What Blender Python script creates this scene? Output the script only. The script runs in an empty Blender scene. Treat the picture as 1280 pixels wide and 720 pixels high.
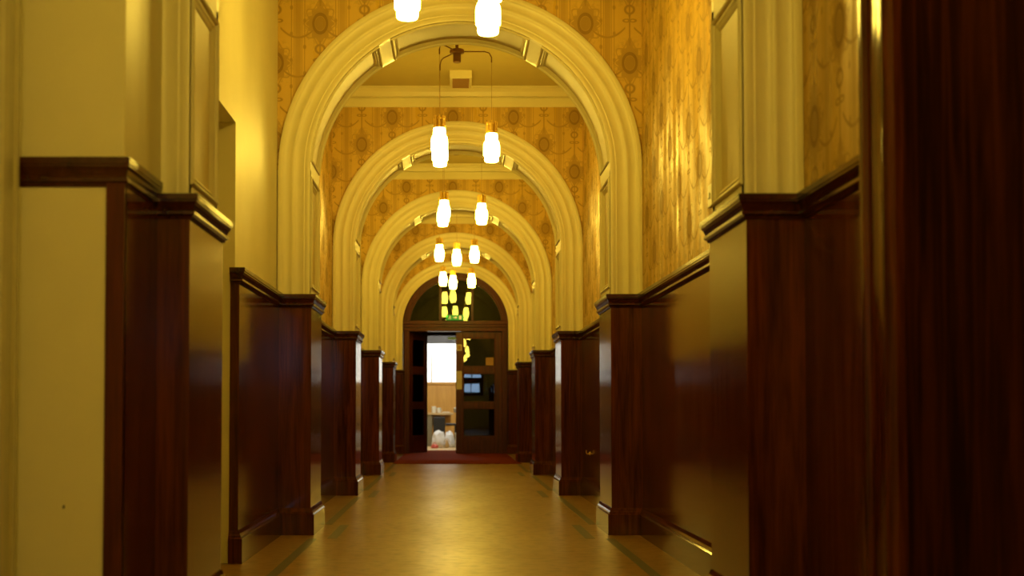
import bpy, bmesh, math, random
from mathutils import Vector, Matrix
C = bpy.context.scene.collection
sc = bpy.context.scene
PI = math.pi
R = math.radians

# ------------------------------------------------------------------ camera, world, exposure
EYE = .824
cam = bpy.data.cameras.new('camera'); co = bpy.data.objects.new('camera', cam); C.objects.link(co)
sc.camera = co
PITCH = 2.0
co.location = (0, 0, EYE); co.rotation_euler = (R(90 + PITCH), 0, 0)
cam.sensor_width = 36; cam.lens = 45
cam.shift_x = 74 / 1280
cam.shift_y = (153.3 - 1600 * math.tan(R(PITCH))) / 1280
cam.clip_start = .05; cam.clip_end = 200
cam.dof.use_dof = True; cam.dof.focus_distance = 9.5; cam.dof.aperture_fstop = 2.6
w = bpy.data.worlds.new('world'); sc.world = w; w.use_nodes = True
w.node_tree.nodes['Background'].inputs[0].default_value = (.05, .045, .03, 1)
w.node_tree.nodes['Background'].inputs[1].default_value = .1
sc.view_settings.view_transform = 'Standard'; sc.view_settings.look = 'None'
sc.view_settings.gamma = 1; sc.view_settings.use_curve_mapping = False
sc.view_settings.exposure = 0.0
LAMP = 57.0                      # radiance of the opal shades
LAMP_COL = (1, .69, .085)

# ------------------------------------------------------------------ node helpers
class E:
    """a value in a material's node tree, with arithmetic"""
    def __init__(s, nt, sock): s.nt, s.s = nt, sock
    def _m(s, op, *a):
        n = s.nt.nodes.new('ShaderNodeMath'); n.operation = op
        for i, v in enumerate((s,) + a):
            if isinstance(v, E): s.nt.links.new(v.s, n.inputs[i])
            else: n.inputs[i].default_value = v
        return E(s.nt, n.outputs[0])
    def __add__(s, o): return s._m('ADD', o)
    def __sub__(s, o): return s._m('SUBTRACT', o)
    def __mul__(s, o): return s._m('MULTIPLY', o)
    def __truediv__(s, o): return s._m('DIVIDE', o)
    def lt(s, o): return s._m('LESS_THAN', o)
    def gt(s, o): return s._m('GREATER_THAN', o)
    def abs(s): return s._m('ABSOLUTE')
    def sqrt(s): return s._m('SQRT')
    def max(s, o): return s._m('MAXIMUM', o)
    def min(s, o): return s._m('MINIMUM', o)
    def wrap(s, p): return s._m('WRAP', p / 2, -p / 2)
    def cos(s): return s._m('COSINE')
    def atan2(s, o): return s._m('ARCTAN2', o)
    def soft(s, c, wd):       # 1 below c, fading over wd
        n = s.nt.nodes.new('ShaderNodeMapRange'); n.clamp = True
        s.nt.links.new(s.s, n.inputs[0])
        n.inputs[1].default_value = c; n.inputs[2].default_value = c + wd
        n.inputs[3].default_value = 1; n.inputs[4].default_value = 0
        return E(s.nt, n.outputs[0])

def new_mat(name):
    m = bpy.data.materials.new(name); m.use_nodes = True
    return m, m.node_tree, m.node_tree.nodes['Principled BSDF']

def position(nt, obj_space=False):
    if obj_space:
        g = nt.nodes.new('ShaderNodeTexCoord'); so = g.outputs['Object']
    else:
        g = nt.nodes.new('ShaderNodeNewGeometry'); so = g.outputs['Position']
    x = nt.nodes.new('ShaderNodeSeparateXYZ'); nt.links.new(so, x.inputs[0])
    return so, [E(nt, x.outputs[i]) for i in range(3)]

def noise(nt, vec, scale, detail=3, stretch=(1, 1, 1), dist=0.0):
    mp = nt.nodes.new('ShaderNodeMapping'); mp.inputs['Scale'].default_value = stretch
    nt.links.new(vec, mp.inputs[0])
    n = nt.nodes.new('ShaderNodeTexNoise'); n.inputs['Scale'].default_value = scale
    n.inputs['Detail'].default_value = detail; n.inputs['Distortion'].default_value = dist
    nt.links.new(mp.outputs[0], n.inputs['Vector'])
    return E(nt, n.outputs['Fac'])

def mixc(nt, fac, a, b):
    n = nt.nodes.new('ShaderNodeMix'); n.data_type = 'RGBA'
    if isinstance(fac, E): nt.links.new(fac.s, n.inputs[0])
    else: n.inputs[0].default_value = fac
    for i, v in ((6, a), (7, b)):
        if isinstance(v, tuple): n.inputs[i].default_value = (*v, 1)
        else: nt.links.new(v, n.inputs[i])
    return n.outputs[2]

def bump(nt, b, h, strength=.1, dist=.01):
    n = nt.nodes.new('ShaderNodeBump'); n.inputs['Strength'].default_value = strength
    n.inputs['Distance'].default_value = dist
    nt.links.new(h.s, n.inputs['Height']); nt.links.new(n.outputs[0], b.inputs['Normal'])

def paint(name, col, rough=.4, var=.08, spec=.5, bmp=.05, scale=6):
    m, nt, b = new_mat(name)
    so, p = position(nt)
    n = noise(nt, so, scale, 4)
    dk = tuple(c * (1 - var * 2) for c in col)
    nt.links.new(mixc(nt, n, col, dk), b.inputs['Base Color'])
    b.inputs['Roughness'].default_value = rough
    b.inputs['Specular IOR Level'].default_value = spec
    if bmp: bump(nt, b, noise(nt, so, 30, 3), bmp, .004)
    return m

def wood(name, c1, c2, rough=.2, stretch=(14, 14, .8), scale=1.6, coat=.6, grain=1.0, spec=.5):
    m, nt, b = new_mat(name)
    so, p = position(nt)
    n1 = noise(nt, so, scale, 5, stretch, 1.2)
    n2 = noise(nt, so, scale * 6, 3, (stretch[0] * 1.3, stretch[1] * 1.3, stretch[2]), .3)
    n3 = noise(nt, so, .9, 2, (1, 1, .5))
    f = (n1 - .5) * 2.4 + (n2 - .5) * .9 + (n3 - .5) * 1.0 + .5
    f = f.max(0).min(1)
    nt.links.new(mixc(nt, f, c1, c2), b.inputs['Base Color'])
    b.inputs['Roughness'].default_value = rough
    b.inputs['Specular IOR Level'].default_value = spec
    b.inputs['Coat Weight'].default_value = coat; b.inputs['Coat Roughness'].default_value = rough * .5
    bump(nt, b, n2, .06 * grain, .002)
    return m

def plain(name, col, rough=.5, metal=0.0, emit=None, es=0, spec=.5):
    m, nt, b = new_mat(name)
    so, p = position(nt)
    n = noise(nt, so, 40, 2)
    nt.links.new(mixc(nt, n, col, tuple(c * .88 for c in col)), b.inputs['Base Color'])
    b.inputs['Roughness'].default_value = rough; b.inputs['Metallic'].default_value = metal
    b.inputs['Specular IOR Level'].default_value = spec
    if emit: b.inputs['Emission Color'].default_value = (*emit, 1); b.inputs['Emission Strength'].default_value = es
    return m

def wallpaper(name, axis):
    m, nt, b = new_mat(name)
    so, p = position(nt)
    u, v = p[axis], p[2]
    def cell(u0, v0):
        du = (u - u0).wrap(.6); dv = (v - v0).wrap(.54)
        a = du.atan2(dv)
        e = ((du / .046) * (du / .046) + (dv / .064) * (dv / .064)).sqrt()
        ring = (e - 1).abs().soft(.16, .12)
        ring2 = (e - 1.32).abs().soft(.04, .08)
        core = e.soft(.72, .12) * .75
        sc_ = (a * 12).cos() * .16 + (a * 4).cos() * .12 + 1.85
        rose = (e - sc_).soft(-.10, .12) * e.gt(1.05) * .55
        leaf = (((a * 8).cos() * .3 + 2.1 - e).abs()).soft(.05, .1) * .5
        def spot(cx, cy, rx, ry, ringed=False, g=.6):
            q = (((du - cx) / rx) * ((du - cx) / rx) + ((dv - cy) / ry) * ((dv - cy) / ry)).sqrt()
            return ((q - 1).abs().soft(.16, .2) if ringed else q.soft(.8, .3)) * g
        fil = (noise(nt, so, 38, 2) - .5).gt(.02) * e.soft(2.3, .7) * e.gt(1.2) * .40
        ring2 = ring2.max(fil)
        o = ring.max(ring2 * .6).max(core).max(rose).max(leaf)
        ad = du.abs()
        for (cx, cy, rx, ry, rg, g) in ((0, -.175, .030, .028, True, .8), (0, -.215, .008, .014, False, .8),
                                        (0, .125, .030, .018, False, .5), (0, .15, .014, .026, False, .6)):
            o = o.max(spot(cx, cy, rx, ry, rg, g))
        # bow
        q = (((ad - .022) / .020) * ((ad - .022) / .020) + ((dv + .25) / .010) * ((dv + .25) / .010)).sqrt()
        o = o.max((q - 1).abs().soft(.25, .25) * .7)
        # stem
        o = o.max(ad.soft(.0035, .003) * dv.abs().gt(.12) * .75)
        # swag hanging between columns
        sg = (dv + .04 - (ad - .15) * (ad - .15) * 4.6 + .055).abs().soft(.0045, .006) * (ad - .15).abs().lt(.12)
        o = o.max(sg * .7)
        # hanging drop line at the side with small beads
        dr = (ad - .105).abs().soft(.0018, .002) * .6
        bead = (((ad - .105) / .010) * ((ad - .105) / .010) + ((dv - .02).wrap(.18) / .016) * ((dv - .02).wrap(.18) / .016)).sqrt().soft(.8, .4) * .65
        return o.max(dr).max(bead)
    mot = cell(.90, 3.45).max(cell(1.20, 3.18))
    st = ((u - .75).wrap(.3)).abs()
    stripe = st.soft(.017, .004) * .42
    edge = (st - .026).abs().soft(.002, .002) * .5
    mot = mot.max(stripe).max(edge)
    n = noise(nt, so, 3.0, 3); nf = noise(nt, so, 60, 3, (1, 1, .12))
    # silk finish worn in vertical streaks
    silk = noise(nt, so, 9, 4, (1, 1, .16))
    base = mixc(nt, n, (.70, .46, .085), (.56, .355, .052))
    col = mixc(nt, mot * .85, base, (.23, .125, .010))
    nt.links.new(col, b.inputs['Base Color'])
    r = (mot * .35 + (silk - .5) * 1.2 + .42).max(.27).min(.8)
    nt.links.new(r.s, b.inputs['Roughness'])
    b.inputs['Specular IOR Level'].default_value = .6
    sh = (silk - .47) * 3.5
    sh = sh.max(0).min(1) * .20 * (mot * -.7 + 1)
    nt.links.new(sh.s, b.inputs['Metallic'])
    bump(nt, b, nf + mot * .5, .12, .002)
    return m

def floor_material():
    m, nt, b = new_mat('floor_lino')
    so, p = position(nt)
    n1 = noise(nt, so, 14, 6); n2 = noise(nt, so, 2.2, 4, (1, .35, 1)); n3 = noise(nt, so, 60, 3)
    base = mixc(nt, n2, (.37, .198, .030), (.235, .112, .015))
    c = mixc(nt, (n1 - .48).max(0) * 3.6, base, (.17, .11, .04))
    sp = (n3 - .66).max(0) * 6
    c = mixc(nt, sp.min(1), c, (.10, .07, .03))
    # darker border boards along the skirting
    bd = (p[0] - .055).abs()
    edge = bd.gt(.955) * .35
    scr = noise(nt, so, 5, 5, (1, 4.5, 1)); k = (scr - .71).max(0) * 9
    c = mixc(nt, edge, c, (.20, .12, .045))
    c = mixc(nt, k.min(1) * .6, c, (.06, .04, .02))
    nt.links.new(c, b.inputs['Base Color'])
    r = (n1 - .5) * .15 + .36 + (n2 - .5) * .2
    nt.links.new(r.s, b.inputs['Roughness'])
    b.inputs['Specular IOR Level'].default_value = .28
    bump(nt, b, n3, .08, .002)
    return m

def glass_material(name, tint, refl=.06, rough=.0):
    m, nt, b = new_mat(name)
    nt.nodes.remove(b)
    out = nt.nodes['Material Output']
    t = nt.nodes.new('ShaderNodeBsdfTransparent'); t.inputs[0].default_value = (*tint, 1)
    g = nt.nodes.new('ShaderNodeBsdfGlossy'); g.inputs['Roughness'].default_value = rough
    fr = nt.nodes.new('ShaderNodeFresnel'); fr.inputs[0].default_value = 1.5
    f = E(nt, fr.outputs[0]) * (refl / .04)
    mx = nt.nodes.new('ShaderNodeMixShader')
    nt.links.new(f.min(1).s, mx.inputs[0]); nt.links.new(t.outputs[0], mx.inputs[1]); nt.links.new(g.outputs[0], mx.inputs[2])
    nt.links.new(mx.outputs[0], out.inputs[0])
    return m

M = {}
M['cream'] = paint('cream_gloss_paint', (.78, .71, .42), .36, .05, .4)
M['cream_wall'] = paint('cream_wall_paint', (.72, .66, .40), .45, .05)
M['field'] = paint('panel_field', (.60, .49, .20), .5, .06, .2)  # sunk panel fields, darker and yellower than the cream around them
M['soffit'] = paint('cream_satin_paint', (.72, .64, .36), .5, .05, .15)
M['ceiling'] = paint('ceiling_paint', (.58, .48, .16), .7, .05)
M['white_gloss'] = paint('old_white_gloss', (.66, .60, .38), .25, .14, scale=9)
M['wood'] = wood('mahogany', (.120, .026, .0040), (.032, .0066, .0014), .12, coat=.0, spec=.26)
M['wood_dark'] = wood('dark_veneer', (.062, .0150, .0028), (.014, .0042, .0010), .6, (9, 9, .7), 1.3, 0, spec=0)
M['cap_wood'] = wood('cap_mahogany', (.065, .013, .003), (.026, .005, .0015), .18, (5, 5, 5), 2, 0, spec=.45)
M['door_wood'] = wood('door_mahogany', (.10, .022, .004), (.042, .008, .002), .30, coat=0, spec=.2)
M['paper_x'] = wallpaper('damask_paper_across', 0)
M['paper_y'] = wallpaper('damask_paper_along', 1)
M['floor'] = floor_material()
M['inlay'] = paint('inlay_dark', (.085, .075, .035), .4, .15, scale=20)
M['brass'] = plain('aged_brass', (.85, .58, .12), .35, .7)
M['copper'] = plain('brown_metal', (.20, .10, .03), .4, .5)
M['wire'] = plain('brown_flex', (.42, .28, .10), .5)
M['opal'] = plain('lit_opal_glass', (.9, .85, .7), .3, 0, LAMP_COL, LAMP)
M['grille'] = plain('brown_grille', (.36, .20, .07), .6)
M['lunette'] = glass_material('green_tinted_glass', (.42, .60, .22), .04)
M['glass'] = glass_material('clear_glass', (.35, .35, .28), .04)
M['sign_green'] = plain('sign_green', (.01, .22, .03), .5, 0, (.0, .22, .02), .55)
M['sign_led'] = plain('sign_led', (.1, .9, .05), .5, 0, (.15, 1, .05), 1.2)
M['sign_white'] = plain('sign_white', (.8, .7, .4), .5, 0, (.7, .62, .3), .35)
M['white'] = plain('white_plastic', (.75, .73, .62), .4)
M['dark'] = plain('dark_plastic', (.018, .018, .02), .45)
M['steel'] = plain('brushed_steel', (.45, .43, .38), .3, .9)
M['steel_brown'] = plain('grey_brown_laminate', (.20, .17, .10), .5)
M['paperw'] = plain('notice_paper', (.55, .50, .38), .6)
M['bag'] = plain('white_carrier_bag', (.86, .88, .92), .35)
M['red'] = plain('red_plastic', (.65, .10, .07), .4)
M['kraft'] = plain('kraft_board', (.55, .38, .17), .6)
M['panelling'] = wood('yellow_panelling', (.66, .37, .085), (.54, .28, .055), .4, (10, 10, .8), 1.2, .2)
M['daylight'] = plain('bright_window', (.9, .9, .9), .5, 0, (1, .98, .86), 1.7)
M['bluelight'] = plain('daylight_pane', (.5, .6, .9), .5, 0, (.42, .65, 1), 11.0)
M['plant'] = plain('plant_leaf', (.10, .12, .05), .5)
def carpet_material():
    m, nt, b = new_mat('red_carpet'); so, p = position(nt)
    n = noise(nt, so, 25, 4); n2 = noise(nt, so, 3, 3)
    c = mixc(nt, n, (.21, .034, .002), (.11, .015, .001))
    nt.links.new(c, b.inputs['Base Color']); b.inputs['Roughness'].default_value = .95; b.inputs['Specular IOR Level'].default_value = .04
    bump(nt, b, n, .4, .006); return m
M['carpet'] = carpet_material()

# ------------------------------------------------------------------ mesh helpers
def link(name, bm, mats, parent=None, smooth=False, bevel=0):
    me = bpy.data.meshes.new(name)
    bmesh.ops.recalc_face_normals(bm, faces=bm.faces)
    if smooth:
        for f in bm.faces: f.smooth = True
    bm.to_mesh(me); bm.free()
    if not isinstance(mats, (list, tuple)): mats = [mats]
    for m in mats: me.materials.append(m)
    o = bpy.data.objects.new(name, me); C.objects.link(o)
    if parent: o.parent = parent
    if smooth:
        md = o.modifiers.new('split', 'EDGE_SPLIT'); md.split_angle = R(38)
    if bevel:
        md = o.modifiers.new('bevel', 'BEVEL'); md.width = bevel; md.segments = 2; md.limit_method = 'ANGLE'
    return o

def tag(o, label=None, cat=None, group=None, kind=None):
    if label: o['label'] = label
    if cat: o['category'] = cat
    if group: o['group'] = group
    if kind: o['kind'] = kind
    return o

def empty(name, loc=(0, 0, 0), rz=0):
    o = bpy.data.objects.new(name, None); C.objects.link(o); o.location = loc; o.rotation_euler = (0, 0, rz)
    o.empty_display_size = .1
    return o

def box(bm, x0, x1, y0, y1, z0, z1, mi=0):
    vs = [bm.verts.new((x, y, z)) for z in (z0, z1) for y in (y0, y1) for x in (x0, x1)]
    for f in ((0, 2, 3, 1), (4, 5, 7, 6), (0, 1, 5, 4), (2, 6, 7, 3), (0, 4, 6, 2), (1, 3, 7, 5)):
        fc = bm.faces.new([vs[i] for i in f]); fc.material_index = mi
    return vs

def B(*a, mi=0):
    bm = bmesh.new(); box(bm, *a, mi=mi); return bm

def lathe(bm, prof, cx=0, cy=0, seg=24, mi=0):
    rings = []
    for r, z in prof:
        if r < 1e-5: rings.append([bm.verts.new((cx, cy, z))])
        else: rings.append([bm.verts.new((cx + r * math.cos(2 * PI * i / seg), cy + r * math.sin(2 * PI * i / seg), z)) for i in range(seg)])
    for a, b in zip(rings, rings[1:]):
        for i in range(seg):
            j = (i + 1) % seg
            if len(a) == 1 and len(b) == 1: continue
            if len(a) == 1: f = bm.faces.new((a[0], b[i], b[j]))
            elif len(b) == 1: f = bm.faces.new((a[i], a[j], b[0]))
            else: f = bm.faces.new((a[i], a[j], b[j], b[i]))
            f.material_index = mi

def tube(bm, pts, r, seg=8):
    pts = [Vector(p) for p in pts]; rings = []
    for i, p in enumerate(pts):
        d = (pts[min(i + 1, len(pts) - 1)] - pts[max(i - 1, 0)]).normalized()
        a = Vector((0, 0, 1)) if abs(d.z) < .9 else Vector((1, 0, 0))
        u = d.cross(a).normalized(); v = d.cross(u)
        rings.append([bm.verts.new(p + (u * math.cos(2 * PI * k / seg) + v * math.sin(2 * PI * k / seg)) * r) for k in range(seg)])
    for a, b in zip(rings, rings[1:]):
        for k in range(seg):
            bm.faces.new((a[k], a[(k + 1) % seg], b[(k + 1) % seg], b[k]))
    bm.faces.new(rings[0][::-1]); bm.faces.new(rings[-1])

def sweep(bm, path, prof, side=1, closed=False):
    """path: plan polyline; prof: closed polygon of (outward offset, z); side=1 left normal, -1 right normal"""
    P = [Vector(p) for p in path]; n = len(P); rows = []
    for i, p in enumerate(P):
        def nrm(a, b):
            d = (b - a).normalized(); return Vector((-d.y, d.x)) * side
        if closed: n1, n2 = nrm(P[i - 1], p), nrm(p, P[(i + 1) % n])
        else:
            n1 = nrm(P[i - 1], p) if i else nrm(p, P[1])
            n2 = nrm(p, P[i + 1]) if i < n - 1 else n1
        m = (n1 + n2); m = m / max(m.dot(n1), 1e-6)
        rows.append([bm.verts.new((p.x + m.x * d, p.y + m.y * d, z)) for d, z in prof])
    k = len(prof)
    pairs = list(zip(rows, rows[1:])) + ([(rows[-1], rows[0])] if closed else [])
    for a, b in pairs:
        for j in range(k):
            bm.faces.new((a[j], a[(j + 1) % k], b[(j + 1) % k], b[j]))
    if not closed:
        bm.faces.new(rows[0]); bm.faces.new(rows[-1][::-1])

def prism(bm, poly, y0, y1, mi=0):
    """polygon in x,z extruded along y"""
    a = [bm.verts.new((x, y0, z)) for x, z in poly]; b = [bm.verts.new((x, y1, z)) for x, z in poly]
    k = len(poly)
    for i in range(k):
        f = bm.faces.new((a[i], a[(i + 1) % k], b[(i + 1) % k], b[i])); f.material_index = mi
    f = bm.faces.new(a[::-1]); f.material_index = mi
    f = bm.faces.new(b); f.material_index = mi

# ------------------------------------------------------------------ layout
CX = .055
SP = 3.95
PY = [4.58 + SP * i for i in range(6)]          # front face of each pair of piers
PD = .66                                         # depth of the wooden pier casing
LW, RW = -1.187, 1.28                            # plaster of the bay walls
LB, RB = -1.160, 1.262                           # wainscot faces
LP, RP = -.945, 1.055                            # pier faces
CH = 4.01                                        # ceiling
AZ = 2.45; AR = 1.01; AO = .218                  # arch centre height, inner radius, moulding width
DOORY = PY[5] + .10
CAPT = 1.60

# ------------------------------------------------------------------ floor, ceiling
o = link('floor', B(-2.4, 2.4, -9, DOORY + .15, -.1, 0), M['floor'])
tag(o, 'worn brown and ochre corridor floor', 'floor', kind='structure')
for i in range(-1, 5):
    y0 = (PY[i] if i >= 0 else PY[0] - SP) + PD + .12; y1 = PY[i + 1] - .26
    for xa in (CX + .93, CX - .985):
        link('floor_inlay', B(xa, xa + .055, y0, y1, 0, .0012), M['inlay'], o)
for i in range(0, 5):
    for xa in (CX + .80, CX - .865):
        link('floor_inlay', B(xa, xa + .062, PY[i] - .25, PY[i] + .72, 0, .0012), M['inlay'], o)
o = link('ceiling', B(-2.4, 2.4, -9, DOORY + .4, CH, CH + .1), M['ceiling'])
tag(o, 'olive yellow painted corridor ceiling', 'ceiling', kind='structure')

# ------------------------------------------------------------------ side walls
wr = empty('wall_right', (0, 0, 0)); tag(wr, 'right corridor wall in gold patterned paper above dark panelling', 'wall', kind='structure')
link('papered_wall', B(RW, RW + .2, 3.9, DOORY + .4, 0, CH), M['paper_y'], wr)
wl = empty('wall_left'); tag(wl, 'left corridor wall, cream and papered bays above dark panelling', 'wall', kind='structure')
O0, O1, OH = 5.42, 6.95, 2.40
bm = bmesh.new()
box(bm, LW - .35, LW, PY[0] + .5, O0, 0, CH)
box(bm, LW - .35, LW, O0, O1, OH, CH)
box(bm, LW - .35, LW, O1, PY[1] + .3, 0, CH)
box(bm, LW - .45, LW - .33, O0 - .1, O1 + .1, 0, OH + .1)  # unseen back panel added to stop light leaking through the opening
link('painted_wall', bm, M['cream_wall'], wl)
link('papered_wall', B(LW - .2, LW, PY[1] + .3, PY[2] + .3, 0, CH), M['paper_y'], wl)
link('painted_wall', B(LW - .2, LW, PY[2] + .3, PY[3] + .3, 0, CH), M['cream_wall'], wl)
link('papered_wall', B(LW - .2, LW, PY[3] + .3, DOORY + .4, 0, CH), M['paper_y'], wl)
# scraps of old paper left on the painted bay
random.seed(3)
bm = bmesh.new()
for k in range(16):
    y = 15.6 + random.random() * .5; z = 2.0 + k * .11 + random.random() * .05
    box(bm, LW, LW + .002, y, y + .12 + random.random() * .25, z, z + .03 + random.random() * .05)
link('paper_scrap', bm, M['brass'], wl)

# near return wall at left, and the walls around the camera
nl = empty('wall_return'); tag(nl, 'cream return wall at far left with dark rail across it', 'wall', kind='structure')
NX, NY = -1.064, 4.125
link('painted_wall', B(-1.75, NX, NY, PY[0] + .3, 0, CH), M['cream_wall'], nl, bevel=.004)
bm = bmesh.new(); lathe(bm, [(0, -.001), (.004, 0), (.003, .003), (0, .004)], seg=8)
for v in bm.verts: v.co = Vector((v.co.x + v.co.z * .1, -v.co.z, v.co.y * 1.5 + v.co.x * .6))
q = link('paint_chip', bm, M['dark'], nl); q.location = (-1.25, NY, .515)
link('end_strip', B(-1.12, NX + .003, NY - .012, NY + .02, 0, 1.56), M['door_wood'], nl, bevel=.002)
link('side_panel', B(NX - .02, NX + .003, NY, PY[0] + .02, 0, 1.56), M['wood'], nl, bevel=.002)
CAP = [(-.05, 0), (.006, 0), (.010, .010), (.020, .016), (.020, .026), (.014, .032), (.022, .050), (.030, .060), (.030, .066), (.034, .068), (.034, .088), (-.05, .088)]
def cap_prof(z0, k=1.0, pk=1.0): return [(d * (pk if d > 0 else 1), z0 + z * k) for d, z in CAP]
bm = bmesh.new()
sweep(bm, [(-1.42, NY), (NX, NY), (NX, PY[0])], cap_prof(1.548, 1.08, .62), -1)
link('dado_rail', bm, M['cap_wood'], nl)

ns = empty('wall_near_left'); tag(ns, 'pale wall with door trim at the left edge', 'wall', kind='structure')
link('painted_wall', B(-1.75, -1.43, -9, NY, 0, CH), M['cream_wall'], ns)
bm = bmesh.new()      # door architrave, moulded, standing on the side wall next to the corner
pr = [(-1.44, 4.10), (-1.405, 4.10), (-1.392, 4.09), (-1.388, 4.07), (-1.388, 4.05), (-1.396, 4.04), (-1.396, 4.02), (-1.385, 4.005), (-1.378, 3.98),
      (-1.376, 3.94), (-1.380, 3.91), (-1.392, 3.90), (-1.392, 3.85), (-1.380, 3.84), (-1.380, 3.80), (-1.44, 3.80)]
a = [bm.verts.new((x, y, 0)) for x, y in pr]; b_ = [bm.verts.new((x, y, CH)) for x, y in pr]
for i in range(len(pr)): bm.faces.new((a[i], a[(i + 1) % len(pr)], b_[(i + 1) % len(pr)], b_[i]))
bm.faces.new(a); bm.faces.new(b_)
o = link('trim_1', bm, M['white_gloss']); tag(o, 'worn pale moulded door surround at the left edge', 'door frame', kind='structure')

nr = link('wall_near_right', B(RW + .05, RW + .3, -9, 3.9, 0, CH), M['cream_wall'])
tag(nr, 'wall around the dark door at right', 'wall', kind='structure')
# dark veneered door at right with moulded architrave
dr = empty('door_2', (RW, 3.6, 0)); tag(dr, 'tall dark grained wooden door filling the right edge', 'door', kind='structure')
bm = bmesh.new()
pr = [(0, .25), (-.030, .25), (-.052, .245), (-.056, .225), (-.052, .205), (-.038, .20), (-.034, .175), (-.030, .12), (-.034, .075), (-.044, .066), (-.044, .056),
      (-.052, .048), (-.054, .034), (-.050, .018), (-.040, .008), (-.030, 0), (.06, 0), (.06, .25)]
a = [bm.verts.new((x, y, 0)) for x, y in pr]; b_ = [bm.verts.new((x, y, CH - .01)) for x, y in pr]
for i in range(len(pr)): bm.faces.new((a[i], a[(i + 1) % len(pr)], b_[(i + 1) % len(pr)], b_[i]))
bm.faces.new(a); bm.faces.new(b_)
q = link('door_frame', bm, M['wood'], dr, smooth=True)
q = link('door_leaf', B(-.005, .045, -1.7, 0.0, 0.004, CH - .02), M['wood_dark'], dr)

# behind the camera: end wall with a glazed door letting in daylight
wb = link('wall_back', B(-1.75, 1.6, -9.1, -9, 0, CH), M['cream_wall']); tag(wb, 'end wall behind the viewer', 'wall', kind='structure')
wd = empty('window_2', (0, -9, 0)); tag(wd, 'small daylight panes in the end wall behind the viewer', 'window', kind='structure')
bm = bmesh.new()
for x0, x1 in ((.20, .48), (.52, .88)): box(bm, x0, x1, -.01, .02, 1.66, 2.04)
for x0, x1 in ((.2, .5), (.56, .95)): box(bm, x0, x1, -.01, .02, 2.32, 2.46)
link('glass_pane', bm, M['bluelight'], wd)
bm = bmesh.new(); box(bm, .1, 1.05, -.01, .015, 1.5, 2.6); link('window_frame', bm, M['door_wood'], wd)

# ------------------------------------------------------------------ wainscot, rails and skirting
BASE = [(-.012, 0), (.026, 0), (.026, .135), (.018, .142), (.018, .150), (.010, .160), (.004, .178), (-.012, .178)]
def pier_path(x_bay, x_pier, i0, start, end):
    pts = [(x_bay, start)]
    for i in range(i0, 6):
        pts += [(x_bay, PY[i]), (x_pier, PY[i])]
        if i < 5: pts += [(x_pier, PY[i] + PD), (x_bay, PY[i] + PD)]
        else: pts += [(x_pier, end)]
    return pts
rp = pier_path(RB, RP, 0, 3.84, DOORY)
lp2 = [(LB - .05, O1 - .01)] + pier_path(LB, LP, 1, O1 - .01, DOORY)
lp1 = [(NX, PY[0]), (LP, PY[0]), (LP, PY[0] + PD), (LB, PY[0] + PD), (LB, O0 - .02)]
def wainscot(name, label, segs, side):
    t = empty(name); tag(t, label, 'wood panelling', kind='structure')
    for s in segs:
        bm = bmesh.new(); sweep(bm, s, [(-.014, 0), (0, 0), (0, 1.53), (-.014, 1.53)], side)
        link('wood_panel', bm, M['wood'], t)
        bm = bmesh.new(); sweep(bm, s, cap_prof(CAPT - .088), side)
        link('dado_rail', bm, M['cap_wood'], t)
    return t
wainscot('trim_2', 'dark red wooden panelling and rail along the right wall and piers', [rp], 1)
wainscot('trim_3', 'dark red wooden panelling and rail along the left wall and piers', [lp1, lp2], -1)
for nm, segs, side, lb in (('baseboard_right', [rp], 1, 'right'), ('baseboard_left', [lp1, lp2], -1, 'left')):
    bm = bmesh.new()
    for s in segs: sweep(bm, s, BASE, side)
    o = link(nm, bm, M['wood']); tag(o, 'dark wooden skirting board along the %s side' % lb, 'skirting board', kind='structure')

# ------------------------------------------------------------------ arches
def u_path(z0=1.55, na=64):
    """points (direction x, direction z, base z, arc length) up one side, round and down the other"""
    L = AZ - z0; out = []
    return L
def arch_pt(s, rad, z0):
    L = AZ - z0; A = PI * AR
    if s <= L: return (CX - .005 - rad, z0 + s)
    if s >= L + A: return (CX - .005 + rad, AZ - (s - L - A))
    t = (s - L) / AR
    return (CX - .005 - rad * math.cos(t), AZ + rad * math.sin(t))
PROF = [(-.0, -.02), (0.0, .018), (.004, .022), (.030, .022), (.034, .017), (.040, .017), (.044, .020), (.050, .016), (.062, .008), (.080, .004), (.098, .006), (.106, .014),
        (.112, .020), (.120, .022), (.128, .018), (.134, .011), (.148, .006), (.164, .006), (.176, .012), (.182, .016), (.186, .024), (.192, .027), (.212, .027), (AO, .022), (AO, -.02)]
BK = [0, .004, .010, .016, .020, .028, .036, .042, .048, .056]
QV = [0, -.008, -.012, -.007, .003, .005, .012, .008, .012, .019]     # negative: raised lip, positive: sunk
def qf(d):
    if d <= 0: return 0
    if d >= BK[-1]: return QV[-1]
    for i in range(len(BK) - 1):
        if d <= BK[i + 1]: return QV[i] + (QV[i + 1] - QV[i]) * (d - BK[i]) / (BK[i + 1] - BK[i])
names = ['nearest', 'second', 'third', 'fourth', 'fifth', 'sixth']
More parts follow.
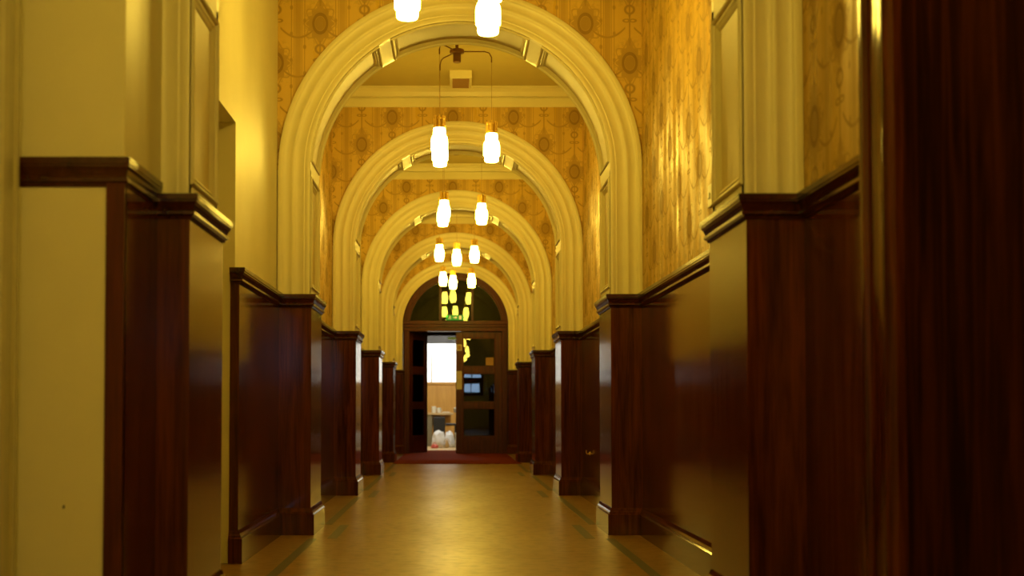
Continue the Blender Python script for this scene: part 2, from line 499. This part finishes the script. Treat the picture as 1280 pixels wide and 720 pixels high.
for i, py in enumerate(PY):
    z0 = 1.55; L = AZ - z0; A = PI * AR; T = 2 * L + A
    t = empty('trim_%d' % (4 + i), (0, 0, 0))
    tag(t, ['cream arch of the nearest pair of piers, crown out of frame', 'largest fully visible cream moulded arch', 'second visible cream moulded arch inside the largest',
            'third visible cream moulded arch down the corridor', 'fourth visible cream moulded arch down the corridor', 'farthest cream arch framing the doorway'][i], 'arch', kind='structure')
    yf = py + .05; yb = py + (PD - .05 if i < 5 else .5)
    # spandrel wall
    bm = bmesh.new()
    N = 48; xs = []
    pts = [(CX - .005 - (AR + .19) * math.cos(PI * k / N), AZ + (AR + .19) * math.sin(PI * k / N)) for k in range(N + 1)]
    pts = [(LW - .02, AZ)] + pts + [(RW + .02, AZ)]
    for y in (yf + .022, yb - .022):
        lo = [bm.verts.new((x, y, z)) for x, z in pts]; hi = [bm.verts.new((x, y, CH)) for x, z in pts]
        for k in range(len(pts) - 1): bm.faces.new((lo[k], lo[k + 1], hi[k + 1], hi[k]))
    link('papered_spandrel', bm, M['paper_x'], t)
    # masonry behind the panelling, closing the pier
    for sx, xw in ((-1, LW - .02), (1, RW + .02)):
        xe = CX - .005 + sx * (AR + .03)
        bm = bmesh.new(); box(bm, min(xe, xw), max(xe, xw), yf + .024, yb - .024, 0, AZ + .02)
        link('pier_core', bm, M['cream'], t)
    # moulded face, front and back
    ss = [L * k / 3 for k in range(3)] + [L + A * k / 72 for k in range(73)] + [L + A + L * k / 3 for k in range(1, 4)]
    for yy, sg, nm in ((yf + .022, -1, 'arch_moulding'), (yb - .022, 1, 'arch_moulding')):
        if i == 5 and sg == 1: continue
        bm = bmesh.new(); prev = None
        for s in ss:
            row = [bm.verts.new((arch_pt(s, AR + d, z0)[0], yy + sg * (.022 + (p - .022) * .6 if p > 0 else p), arch_pt(s, AR + d, z0)[1])) for d, p in PROF]
            if prev:
                for k in range(len(row) - 1): bm.faces.new((prev[k], prev[k + 1], row[k + 1], row[k]))
            prev = row
        link(nm, bm, M['cream'], t, smooth=True)
    # soffit with sunk panels
    W = yb - yf
    y0m, y1m = .022, W - .030
    ang = lambda a: L + AR * R(a)
    panels = [(.10, L - .045), (ang(3), ang(57)), (ang(62), ang(118)), (ang(123), ang(177)), (L + A + .045, T - .10)]
    if i == 5: panels = []
    us = sorted(set([0, W] + [y0m + b for b in BK] + [y1m - b for b in BK] + [W / 2]))
    ssx = set([0, T]) | set(L + A * k / 96 for k in range(97))
    for a0, a1 in panels:
        for b in BK: ssx.add(a0 + b); ssx.add(a1 - b)
    ssx = sorted(ssx); cl = [ssx[0]]
    for s in ssx[1:]:
        if s - cl[-1] > 1e-4: cl.append(s)
    def dep(s, u):
        for a0, a1 in panels:
            if a0 < s < a1: return min(s - a0, a1 - s, u - y0m, y1m - u)
        return -1
    bm = bmesh.new(); prev = None; ps = 0
    for s in cl:
        row = []
        for u in us:
            x, z = arch_pt(s, AR + qf(dep(s, u)), z0); row.append(bm.verts.new((x, yf + u, z)))
        if prev:
            for k in range(len(us) - 1):
                f = bm.faces.new((prev[k], prev[k + 1], row[k + 1], row[k]))
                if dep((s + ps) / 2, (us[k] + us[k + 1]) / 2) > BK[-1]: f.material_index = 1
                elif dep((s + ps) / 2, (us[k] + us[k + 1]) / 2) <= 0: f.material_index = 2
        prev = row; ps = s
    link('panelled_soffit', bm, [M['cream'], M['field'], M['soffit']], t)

# cornices, one ring per bay
CORN = [(0, -.19), (.006, -.19), (.012, -.182), (.012, -.118), (.014, -.104), (.002, -.101), (.002, -.092), (.034, -.090), (.040, -.085), (.056, -.05), (.085, -.022), (.098, -.018), (.098, 0), (0, 0)]
n = 10
for i in range(5):
    ya = PY[i] + PD - .05 - .022; yb = PY[i + 1] + .05 + .022
    bm = bmesh.new()
    sweep(bm, [(LW, ya), (RW, ya), (RW, yb), (LW, yb)], [(d, CH + z) for d, z in CORN], 1, True)
    o = link('trim_%d' % n, bm, M['cream']); n += 1
    tag(o, 'cream stepped cornice ' + ['over the nearest bay, above the frame', 'in front of the second visible arch, most visible', 'in front of the third visible arch', 'in front of the fourth visible arch', 'above the farthest bay'][i], 'cornice', kind='structure')

# ------------------------------------------------------------------ end doorway
d1 = empty('door_1', (CX, DOORY, 0)); tag(d1, 'dark wooden double door under a glazed semicircular fanlight', 'door', kind='structure')
# all coordinates below relative to (CX, DOORY)
JW = .115
bm = bmesh.new()
for s in (-1, 1):
    a, b = sorted((s * 1.0, s * (1.0 - JW)))
    box(bm, a, b, 0, .16, 0, 2.36)
    a, b = sorted((s * .985, s * (1.0 - JW + .035)))
    box(bm, a, b, -.025, 0, 0, 2.36)
    a, b = sorted((s * .975, s * (1.0 - JW + .07)))
    box(bm, a, b, -.04, -.025, 0, 2.36)
link('door_jamb', bm, M['door_wood'], d1, bevel=.004)
bm = bmesh.new(); box(bm, -1.0, 1.0, 0, .16, 2.34, 2.52); box(bm, -1.0, 1.0, -.05, 0, 2.47, 2.54); box(bm, -.99, .99, -.03, 0, 2.42, 2.47); box(bm, -.99, .99, -.02, 0, 2.34, 2.37)
link('transom_bar', bm, M['door_wood'], d1, bevel=.005)
bm = bmesh.new()
def half_ring(bm, r0, r1, y0, y1, cz=AZ, zmin=2.5, N=48):
    rows = []
    for k in range(N + 1):
        a = PI * k / N
        c, s = math.cos(a), math.sin(a)
        rows.append([bm.verts.new((r * c, y, max(cz + r * s, zmin))) for r, y in ((r0, y0), (r1, y0), (r1, y1), (r0, y1))])
    for a, b in zip(rows, rows[1:]):
        for j in range(4):
            try: bm.faces.new((a[j], a[(j + 1) % 4], b[(j + 1) % 4], b[j]))
            except ValueError: pass
half_ring(bm, .875, 1.012, 0, .14); half_ring(bm, .91, .995, -.03, 0)
for x in (-.29, .32): box(bm, x - .024, x + .024, -.01, .1, 2.5, AZ + math.sqrt(.89 ** 2 - x * x))
for x in (-.29, .32): box(bm, x - .012, x + .012, -.025, -.01, 2.5, AZ + math.sqrt(.89 ** 2 - x * x))
link('fanlight_frame', bm, M['door_wood'], d1, bevel=.003)
def pane(x0, x1, z0=2.5, r=.885, N=20):
    bm = bmesh.new(); poly = [(x0, z0)]
    poly += [(x1, z0)]
    for k in range(N + 1):
        x = x1 + (x0 - x1) * k / N; poly.append((x, max(z0, AZ + math.sqrt(max(r * r - x * x, 0)))))
    prism(bm, poly, 0, .004)
    return bm
for x0, x1 in ((-.87, -.31), (-.27, .30), (.34, .87)):
    q = link('fanlight_glass', pane(x0, x1, 2.53), M['lunette'], d1)
    TILT = .27
    q.rotation_euler = (R(TILT), 0, 0)
    q.location = (0, .06 + math.sin(R(TILT)) * 2.9, 0)
def leaf(parent_loc, rz, W, sgn, extras):
    """leaf with hinge at origin extending towards -sgn*x"""
    l = empty('door_leaf', parent_loc, rz); l.parent = d1
    X = lambda a: -sgn * a
    def bx(bm, a0, a1, y0, y1, z0, z1):
        a, b = sorted((X(a0), X(a1))); box(bm, a, b, y0, y1, z0, z1)
    bm = bmesh.new()
    bx(bm, 0, .13, 0, .045, .01, 2.335); bx(bm, W - .135, W, 0, .045, .01, 2.335)
    rails = [(.01, .33), (.87, .985), (1.54, 1.665), (2.215, 2.335)]
    for a, b in rails: bx(bm, .13, W - .135, 0, .045, a, b)
    link('leaf_frame', bm, M['door_wood'], l, bevel=.006)
    bm = bmesh.new(); bx(bm, .2, W - .2, -.008, 0, .07, .27); link('kick_panel', bm, M['door_wood'], l, bevel=.005)
    for (a, b) in ((.33, .87), (.985, 1.54), (1.665, 2.215)):
        bm = bmesh.new(); bx(bm, .13, W - .135, .020, .024, a, b); g = link('glass_pane', bm, M['glass'], l)
        bm = bmesh.new()
        for y0, y1 in ((-.004, .012),):
            bx(bm, .13, .146, y0, y1, a, b); bx(bm, W - .151, W - .135, y0, y1, a, b); bx(bm, .146, W - .151, y0, y1, a, a + .016); bx(bm, .146, W - .151, y0, y1, b - .016, b)
        link('glazing_bead', bm, M['door_wood'], l, bevel=.003)
    if extras:
        bm = bmesh.new(); bx(bm, W - .115, W - .01, -.004, 0, 1.23, 1.58); link('push_plate', bm, M['paperw'], l)
        bm = bmesh.new(); bx(bm, W - .115, W - .015, -.004, 0, 1.97, 2.09); q = link('door_notice', bm, M['paperw'], l)
        bm = bmesh.new(); bx(bm, W - .095, W - .035, -.0055, -.004, 1.99, 2.07)
        link('notice_symbol', bm, M['grille'], l)
        bm = bmesh.new(); bx(bm, .16, .31, .014, .018, 1.69, 1.84); link('door_notice', bm, M['grille'], l)
    return l
LWd = (1.0 - JW) - .004
leaf((1.0 - JW, .05, 0), R(-.28), LWd, 1, True)
leaf((-(1.0 - JW), .05, 0), R(68), LWd, -1, False)

# exit sign on the transom
ex = empty('exit_sign', (.04, DOORY - .055, 2.545)); tag(ex, 'small green lit emergency exit sign over the double door', 'exit sign')
link('sign_box', B(-.17, .17, -.055, 0, 0, .10), M['sign_green'], ex, bevel=.004)
bm = bmesh.new()    # running figure
yy = (-.058, -.055)
lathe(bm, [(0, 0), (.008, .002), (.009, .008), (0, .012)], seg=8)
for v in bm.verts: v.co = Vector((v.co.x - .098, -.0565 + v.co.y * .1, v.co.z + .074))
prism(bm, [(-.112, .042), (-.100, .072), (-.090, .070), (-.098, .040)], *yy)
prism(bm, [(-.112, .046), (-.128, .020), (-.122, .016), (-.102, .040)], *yy)
prism(bm, [(-.106, .046), (-.086, .032), (-.090, .012), (-.082, .012), (-.076, .036), (-.096, .050)], *yy)
prism(bm, [(-.092, .068), (-.074, .056), (-.072, .061), (-.090, .073)], *yy)
link('running_figure', bm, M['sign_white'], ex)
bm = bmesh.new(); prism(bm, [(-.03, .042), (.01, .042), (.01, .022), (.045, .05), (.01, .078), (.01, .058), (-.03, .058)], *yy); link('arrow', bm, M['sign_white'], ex)
bm = bmesh.new(); prism(bm, [(.08, .014), (.125, .014), (.125, .086), (.08, .086)], *yy); link('doorway_symbol', bm, M['sign_white'], ex)
bm = bmesh.new(); lathe(bm, [(0, 0), (.016, 0), (.016, .02), (.008, .03), (0, .03)], -.155, -.06, 12); q = link('indicator_lamp', bm, M['sign_led'], ex); q.location = (0, 0, .06)

# ------------------------------------------------------------------ lobby and lit office behind the door
VY = DOORY + .20
bm = bmesh.new(); IY = 26.6
box(bm, -1.6, -1.4, VY, IY, 0, CH); box(bm, 1.5, 1.7, VY, IY, 0, CH)
o = link('wall_lobby', bm, M['wood_dark']); tag(o, 'dark lobby walls glimpsed behind the double door', 'wall', kind='structure')
bm = bmesh.new(); box(bm, -1.6, -.66, IY, IY + .12, 0, CH); box(bm, .17, 1.7, IY, IY + .12, 0, CH); box(bm, -.66, .17, IY, IY + .12, 2.39, CH)
o = link('wall_partition', bm, M['wood_dark']); tag(o, 'dark partition around the lit office opening', 'wall', kind='structure')
bm = bmesh.new(); box(bm, -1.8, 1.8, DOORY + .15, IY + .1, -.1, 0); o = link('floor_lobby', bm, M['carpet']); tag(o, 'red carpet floor of the lobby past the door', 'floor', kind='structure')
bm = bmesh.new(); box(bm, -1.8, 1.8, DOORY + .4, IY + .1, CH, CH + .1); o = link('ceiling_lobby', bm, M['dark']); tag(o, 'dark lobby ceiling behind the fanlight', 'ceiling', kind='structure')
link('door_closer', B(-.1, .15, IY - .05, IY, 2.30, 2.35), M['steel'])
q = bpy.data.objects['door_closer']; tag(q, 'small grey door closer at the top of the office opening', 'door closer')
OY = 31.2
bm = bmesh.new(); box(bm, -2.3, -2.2, IY + .12, OY + .1, 0, 3.0); box(bm, 1.6, 1.7, IY + .12, OY + .1, 0, 3.0)
o = link('wall_office', bm, M['cream_wall']); tag(o, 'side walls of the lit office past the door', 'wall', kind='structure')
o = link('floor_office', B(-2.3, 1.7, IY + .1, OY + .1, -.1, 0), M['kraft']); tag(o, 'pale floor of the lit office', 'floor', kind='structure')
o = link('ceiling_office', B(-2.3, 1.7, IY + .12, OY + .1, 3.0, 3.1), M['dark']); tag(o, 'ceiling of the lit office', 'ceiling', kind='structure')
wo = empty('wall_far', (0, OY, 0)); tag(wo, 'yellow panelled office wall below the bright window', 'wall', kind='structure')
link('wood_panelling', B(-2.3, 1.7, 0, .1, 0, 1.50), M['panelling'], wo)
link('window_sill', B(-2.3, 1.7, -.05, .1, 1.46, 1.52), M['panelling'], wo)
bm = bmesh.new(); box(bm, -2.3, 1.7, 0, .1, 2.46, 3.0); link('upper_wall', bm, M['dark'], wo)
wn = empty('window_1', (0, OY, 0)); tag(wn, 'overexposed bright office window seen through the open door', 'window', kind='structure')
link('bright_pane', B(-2.3, 1.7, .02, .05, 1.52, 2.46), M['daylight'], wn)
link('window_frame', B(-.535, -.505, -.02, .02, 1.52, 2.46), M['steel'], wn)

lt = empty('office_fill_light', (-.3, 28.0, 3.0)); tag(lt, 'unseen tube light added to brighten the office, hidden above the doorway', 'ceiling light')  # added lamp, out of view, that lifts the brightness of the office
link('housing', B(-.6, .6, -.08, .08, -.05, 0), M['white'], lt, bevel=.005)
bm = bmesh.new(); tube(bm, [(-.57, 0, -.075), (.57, 0, -.075)], .02, 12); link('tube', bm, plain('fill_tube', (.9, .9, .9), .4, 0, (1, .93, .80), 430), lt, smooth=True)
dk = empty('desk', (-.35, 29.6, 0)); tag(dk, 'office desk with a pale top beyond the open door leaf', 'desk')
link('desk_top', B(-.30, .36, 0, .7, .725, .775), M['kraft'], dk, bevel=.006)
link('side_panel', B(-.28, -.13, .03, .67, 0, .725), M['steel_brown'], dk, bevel=.003)
link('back_panel', B(-.13, .30, .64, .66, .45, .725), M['panelling'], dk)
pe = empty('computer_tower', (-.33, 29.62, 0)); tag(pe, 'dark computer case standing under the desk', 'computer')
link('case', B(-.12, .15, 0, .45, .03, .68), M['dark'], pe, bevel=.008)
link('front_panel', B(-.10, .13, -.01, 0, .06, .66), M['dark'], pe, bevel=.004)
link('foot', B(-.10, .13, .02, .43, 0, .03), M['dark'], pe)
def mug(x, y, m, lab, h=.10, r=.042):
    t = empty('mug', (x, y, .775)); tag(t, lab, 'mug', 'mugs on the desk')
    bm = bmesh.new(); lathe(bm, [(0, 0), (r * .9, 0), (r, .01), (r, h), (r - .006, h), (r - .006, .012), (0, .012)], seg=20); link('mug_body', bm, m, t, smooth=True)
    bm = bmesh.new(); tube(bm, [(r - .004 + .03 * math.sin(PI * k / 8), 0, h * .2 + h * .6 * k / 8) for k in range(9)], .006, 6); link('handle', bm, m, t, smooth=True)
mug(-.44, 29.8, M['white'], 'tall white mug at the left of the desk', .15, .05)
mug(-.32, 29.68, M['white'], 'white mug nearer the middle of the desk', .12, .042)
ps = empty('paper_stack', (-.16, 29.76, .775)); tag(ps, 'low white pile of papers on the desk', 'paper')
bm = bmesh.new()
for k in range(5): box(bm, -.1 + .006 * k, .1 - .004 * k, -.12, .12, k * .005, k * .005 + .004)
link('sheets', bm, M['white'], ps)
# office chair
ch = empty('office_chair', (-.03, 29.26, 0)); tag(ch, 'dark office chair half hidden beside the desk', 'chair')
bm = bmesh.new(); lathe(bm, [(0, .14), (.025, .14), (.02, .49), (0, .49)], .09, 0, 12); link('gas_column', bm, M['dark'], ch)
for k in range(5):
    a = 2 * PI * k / 5 + .3; c, s_ = .09 + .2 * math.cos(a), .2 * math.sin(a)
    bm = bmesh.new(); tube(bm, [(.09, 0, .15), (.09 + .1 * math.cos(a), .1 * math.sin(a), .12), (c, s_, .06)], .014, 6); link('base_arm', bm, M['dark'], ch)
    bm = bmesh.new(); lathe(bm, [(0, 0), (.016, .004), (.026, .028), (.016, .05), (0, .056)], c, s_, 10); link('caster', bm, M['dark'], ch, smooth=True)
link('seat', B(-.14, .24, -.19, .19, .485, .535), M['dark'], ch, bevel=.018)
link('back_support', B(.12, .15, -.03, .03, .20, .82), M['steel'], ch, bevel=.004)
link('backrest', B(.05, .19, -.17, .17, .78, .90), M['steel'], ch, bevel=.03)
# bags and box on the office floor
def blob(name, loc, dims, m, lab, cat, seed, grp=None):
    random.seed(seed); t = empty(name, loc); tag(t, lab, cat, grp)
    bm = bmesh.new(); bmesh.ops.create_icosphere(bm, subdivisions=4, radius=1)
    from mathutils import noise as mn
    for v in bm.verts:
        d = 1 + .22 * mn.noise(v.co * 2.3 + Vector((seed, 0, 0))) + .10 * mn.noise(v.co * 7)
        z = math.copysign(abs(v.co.z) ** .6, v.co.z) * d
        hr = math.hypot(v.co.x, v.co.y) + 1e-6; v.co.x *= hr ** -.35; v.co.y *= hr ** -.35
        v.co = Vector((v.co.x * d * dims[0] * (1 - .25 * max(z, 0)), v.co.y * d * dims[1] * (1 - .25 * max(z, 0)), max(z, -.72) * dims[2] + .72 * dims[2]))
    link('bag_body', bm, m, t, smooth=True)
    bm = bmesh.new()
    top = dims[2] * 1.68
    tube(bm, [(-.07 + .14 * k / 8, 0, top - .05 + .09 * math.sin(PI * k / 8)) for k in range(9)], .007, 6)
    link('handle', bm, m, t)
blob('carrier_bag', (-.315, 28.55, 0), (.16, .15, .21), M['bag'], 'crumpled white carrier bag at left on the office floor', 'bag', 2, 'carrier bags on the office floor')
blob('carrier_bag', (-.075, 28.75, 0), (.115, .12, .20), M['bag'], 'crumpled white carrier bag beside the pale box', 'bag', 5, 'carrier bags on the office floor')
blob('paper_bag', (-.13, 28.42, 0), (.04, .06, .10), M['kraft'], 'small brown bag in front of the white bags', 'bag', 9)
blob('red_bag', (-.40, 28.2, 0), (.08, .12, .05), M['red'], 'low pinkish red bag at the foot of the white bags', 'bag', 7)
bx_ = empty('storage_box', (.14, 28.5, 0)); tag(bx_, 'pale box standing right of the white bags', 'box')
link('box_body', B(-.09, .16, -.1, .25, 0, .30), M['white'], bx_, bevel=.005); link('lid', B(-.095, .165, -.105, .255, .29, .33), M['white'], bx_, bevel=.005)

# carpet in front of the door
bm = bmesh.new(); random.seed(5)
f0 = [(-.93 + 2.0 * k / 40, 19.8 + random.uniform(-.05, .05)) for k in range(41)]
poly = f0 + [(RB - .03, 21.1), (RB - .03, DOORY - .2), (RP - .03, DOORY - .1), (RP - .03, DOORY + .15), (LP + .03, DOORY + .15), (LP + .03, DOORY - .2), (LB + .03, DOORY - .3), (LB + .03, 21.1), (LP + .03, 21.05)]
poly = f0 + [(RP - .03, 21.05), (RP - .03, DOORY + .15), (LP + .03, DOORY + .15), (LP + .03, 21.05)]
top = [bm.verts.new((x, y, .008)) for x, y in poly]; bot = [bm.verts.new((x, y, 0)) for x, y in poly]
bm.faces.new(top)
for k in range(len(poly)): bm.faces.new((bot[k], bot[(k + 1) % len(poly)], top[(k + 1) % len(poly)], top[k]))
o = link('door_carpet', bm, M['carpet']); tag(o, 'dark red carpet laid before the double door', 'carpet')

# ------------------------------------------------------------------ pendant lights
SH = [(0, 0), (.045, 0), (.056, .004), (.059, .012), (.060, .040), (.061, .048), (.068, .052), (.070, .060), (.071, .100), (.0705, .135), (.067, .160), (.060, .176), (.054, .184), (.052, .225), (.050, .240), (.044, .245), (0, .245)]
def shade_bm():
    bm = bmesh.new(); lathe(bm, SH, seg=16); return bm
def holder_bm():
    bm = bmesh.new()
    lathe(bm, [(0, .240), (.047, .240), (.047, .262), (.042, .266), (.042, .316), (.046, .320), (.046, .334), (.030, .340), (.012, .344), (.008, .36), (0, .36)], seg=20)
    for k in range(8):
        a = 2 * PI * k / 8; c, s = math.cos(a) * .045, math.sin(a) * .045
        box(bm, c - .005, c + .005, s - .005, s + .005, .258, .345)
    return bm
proto = {}
def fixture(cx, y, zb, rot, label):
    t = empty('pendant_light', (cx, y, 0)); tag(t, label, 'ceiling light', 'three-shade pendant lights along the corridor')
    zc = 3.87
    bm = bmesh.new()
    lathe(bm, [(0, zc - .075), (.030, zc - .075), (.034, zc - .07), (.034, zc), (.060, zc + .006), (.064, zc + .014), (.060, zc + .034), (.02, zc + .042), (.014, zc + .05), (.014, CH - .03), (.04, CH - .02), (.045, CH), (0, CH)], seg=24)
    link('ceiling_boss', bm, M['copper'], t, smooth=True)
    for k in range(3):
        a = R(rot + 120 * k); c, s = math.cos(a), math.sin(a); rr = .295
        pts = [(c * .05, s * .05, zc + .02), (c * (rr - .06), s * (rr - .06), zc + .02), (c * (rr - .02), s * (rr - .02), zc + .008), (c * rr, s * rr, zc - .03), (c * rr, s * rr, zc - .075)]
        bm = bmesh.new(); tube(bm, pts, .0055, 8); link('arm', bm, M['copper'], t, smooth=True)
        dz = (0, .012, -.008)[k]
        bm = bmesh.new(); tube(bm, [(c * rr, s * rr, zc - .07), (c * rr, s * rr, zb + .35 + dz)], .0020, 6); link('hanging_wire', bm, M['wire'], t)
        for nm, mk, mt in (('lamp_holder', holder_bm, M['brass']), ('glass_shade', shade_bm, M['opal'])):
            if nm not in proto:
                q = link(nm, mk(), mt, t, smooth=True); proto[nm] = q
            else:
                q = proto[nm].copy(); C.objects.link(q); q.parent = t
            q.location = (c * rr, s * rr, zb + dz)
MY = [PY[i] + .33 + SP / 2 for i in range(5)]
fixture(.05, MY[0] - .05, 2.935, 180, 'nearest pendant light in view, two shades cut off at the top edge')
fixture(.036, MY[1], 2.94, 0, 'pendant light with brown arms visible through the largest arch')
fixture(.04, MY[2], 2.985, 2, 'pendant light seen through the second visible arch, left shades overlapping')
fixture(.06, MY[3], 2.985, 90, 'pendant light with three separate shades just above the farthest set')
fixture(.055, MY[4], 3.01, 100, 'farthest pendant light, right in front of the fanlight')
fixture(.05, MY[0] - SP - 1.0, 2.94, 30, 'pendant light above the viewer, out of frame')
fixture(.05, MY[0] - 2 * SP - .8, 2.94, 10, 'pendant light behind the viewer')
fixture(.05, MY[0] - 3 * SP - .8, 2.94, 50, 'rearmost pendant light behind the viewer')

# ------------------------------------------------------------------ small fittings
sp = empty('ceiling_speaker', (.075, 11.87, CH)); tag(sp, 'square cream box with brown grille on the ceiling beyond the largest arch', 'speaker')
link('speaker_box', B(-.105, .105, 0, .40, -.075, 0), M['cream'], sp, bevel=.004)
bm = bmesh.new(); box(bm, -.078, .078, .03, .37, -.079, -.075)
for k in range(12): box(bm, -.078, .078, .035 + k * .028, .047 + k * .028, -.083, -.079)
link('speaker_grille', bm, M['grille'], sp)
sw = empty('switch_plate', (RW, 6.28, 1.85)); tag(sw, 'small pale switch plate on gold wallpaper beside the near right pier', 'switch')
link('plate', B(-.012, 0, -.04, .06, -.02, .09), M['white'], sw, bevel=.003)
link('rocker', B(-.018, -.012, .0, .025, .02, .05), M['white'], sw, bevel=.002)
hk = empty('wall_hook', (RB, 11.8, .43)); tag(hk, 'tiny brass hook low on the right panelling', 'hook')
bm = bmesh.new(); lathe(bm, [(0, 0), (.016, 0), (.014, .006), (0, .008)], seg=12)
for v in bm.verts: v.co = Vector((-v.co.z, v.co.x, v.co.y))
link('back_plate', bm, M['brass'], hk)
bm = bmesh.new(); tube(bm, [(-.006, 0, 0), (-.025, 0, -.005), (-.035, 0, .01), (-.032, 0, .03)], .004, 8); link('hook_arm', bm, M['brass'], hk, smooth=True)
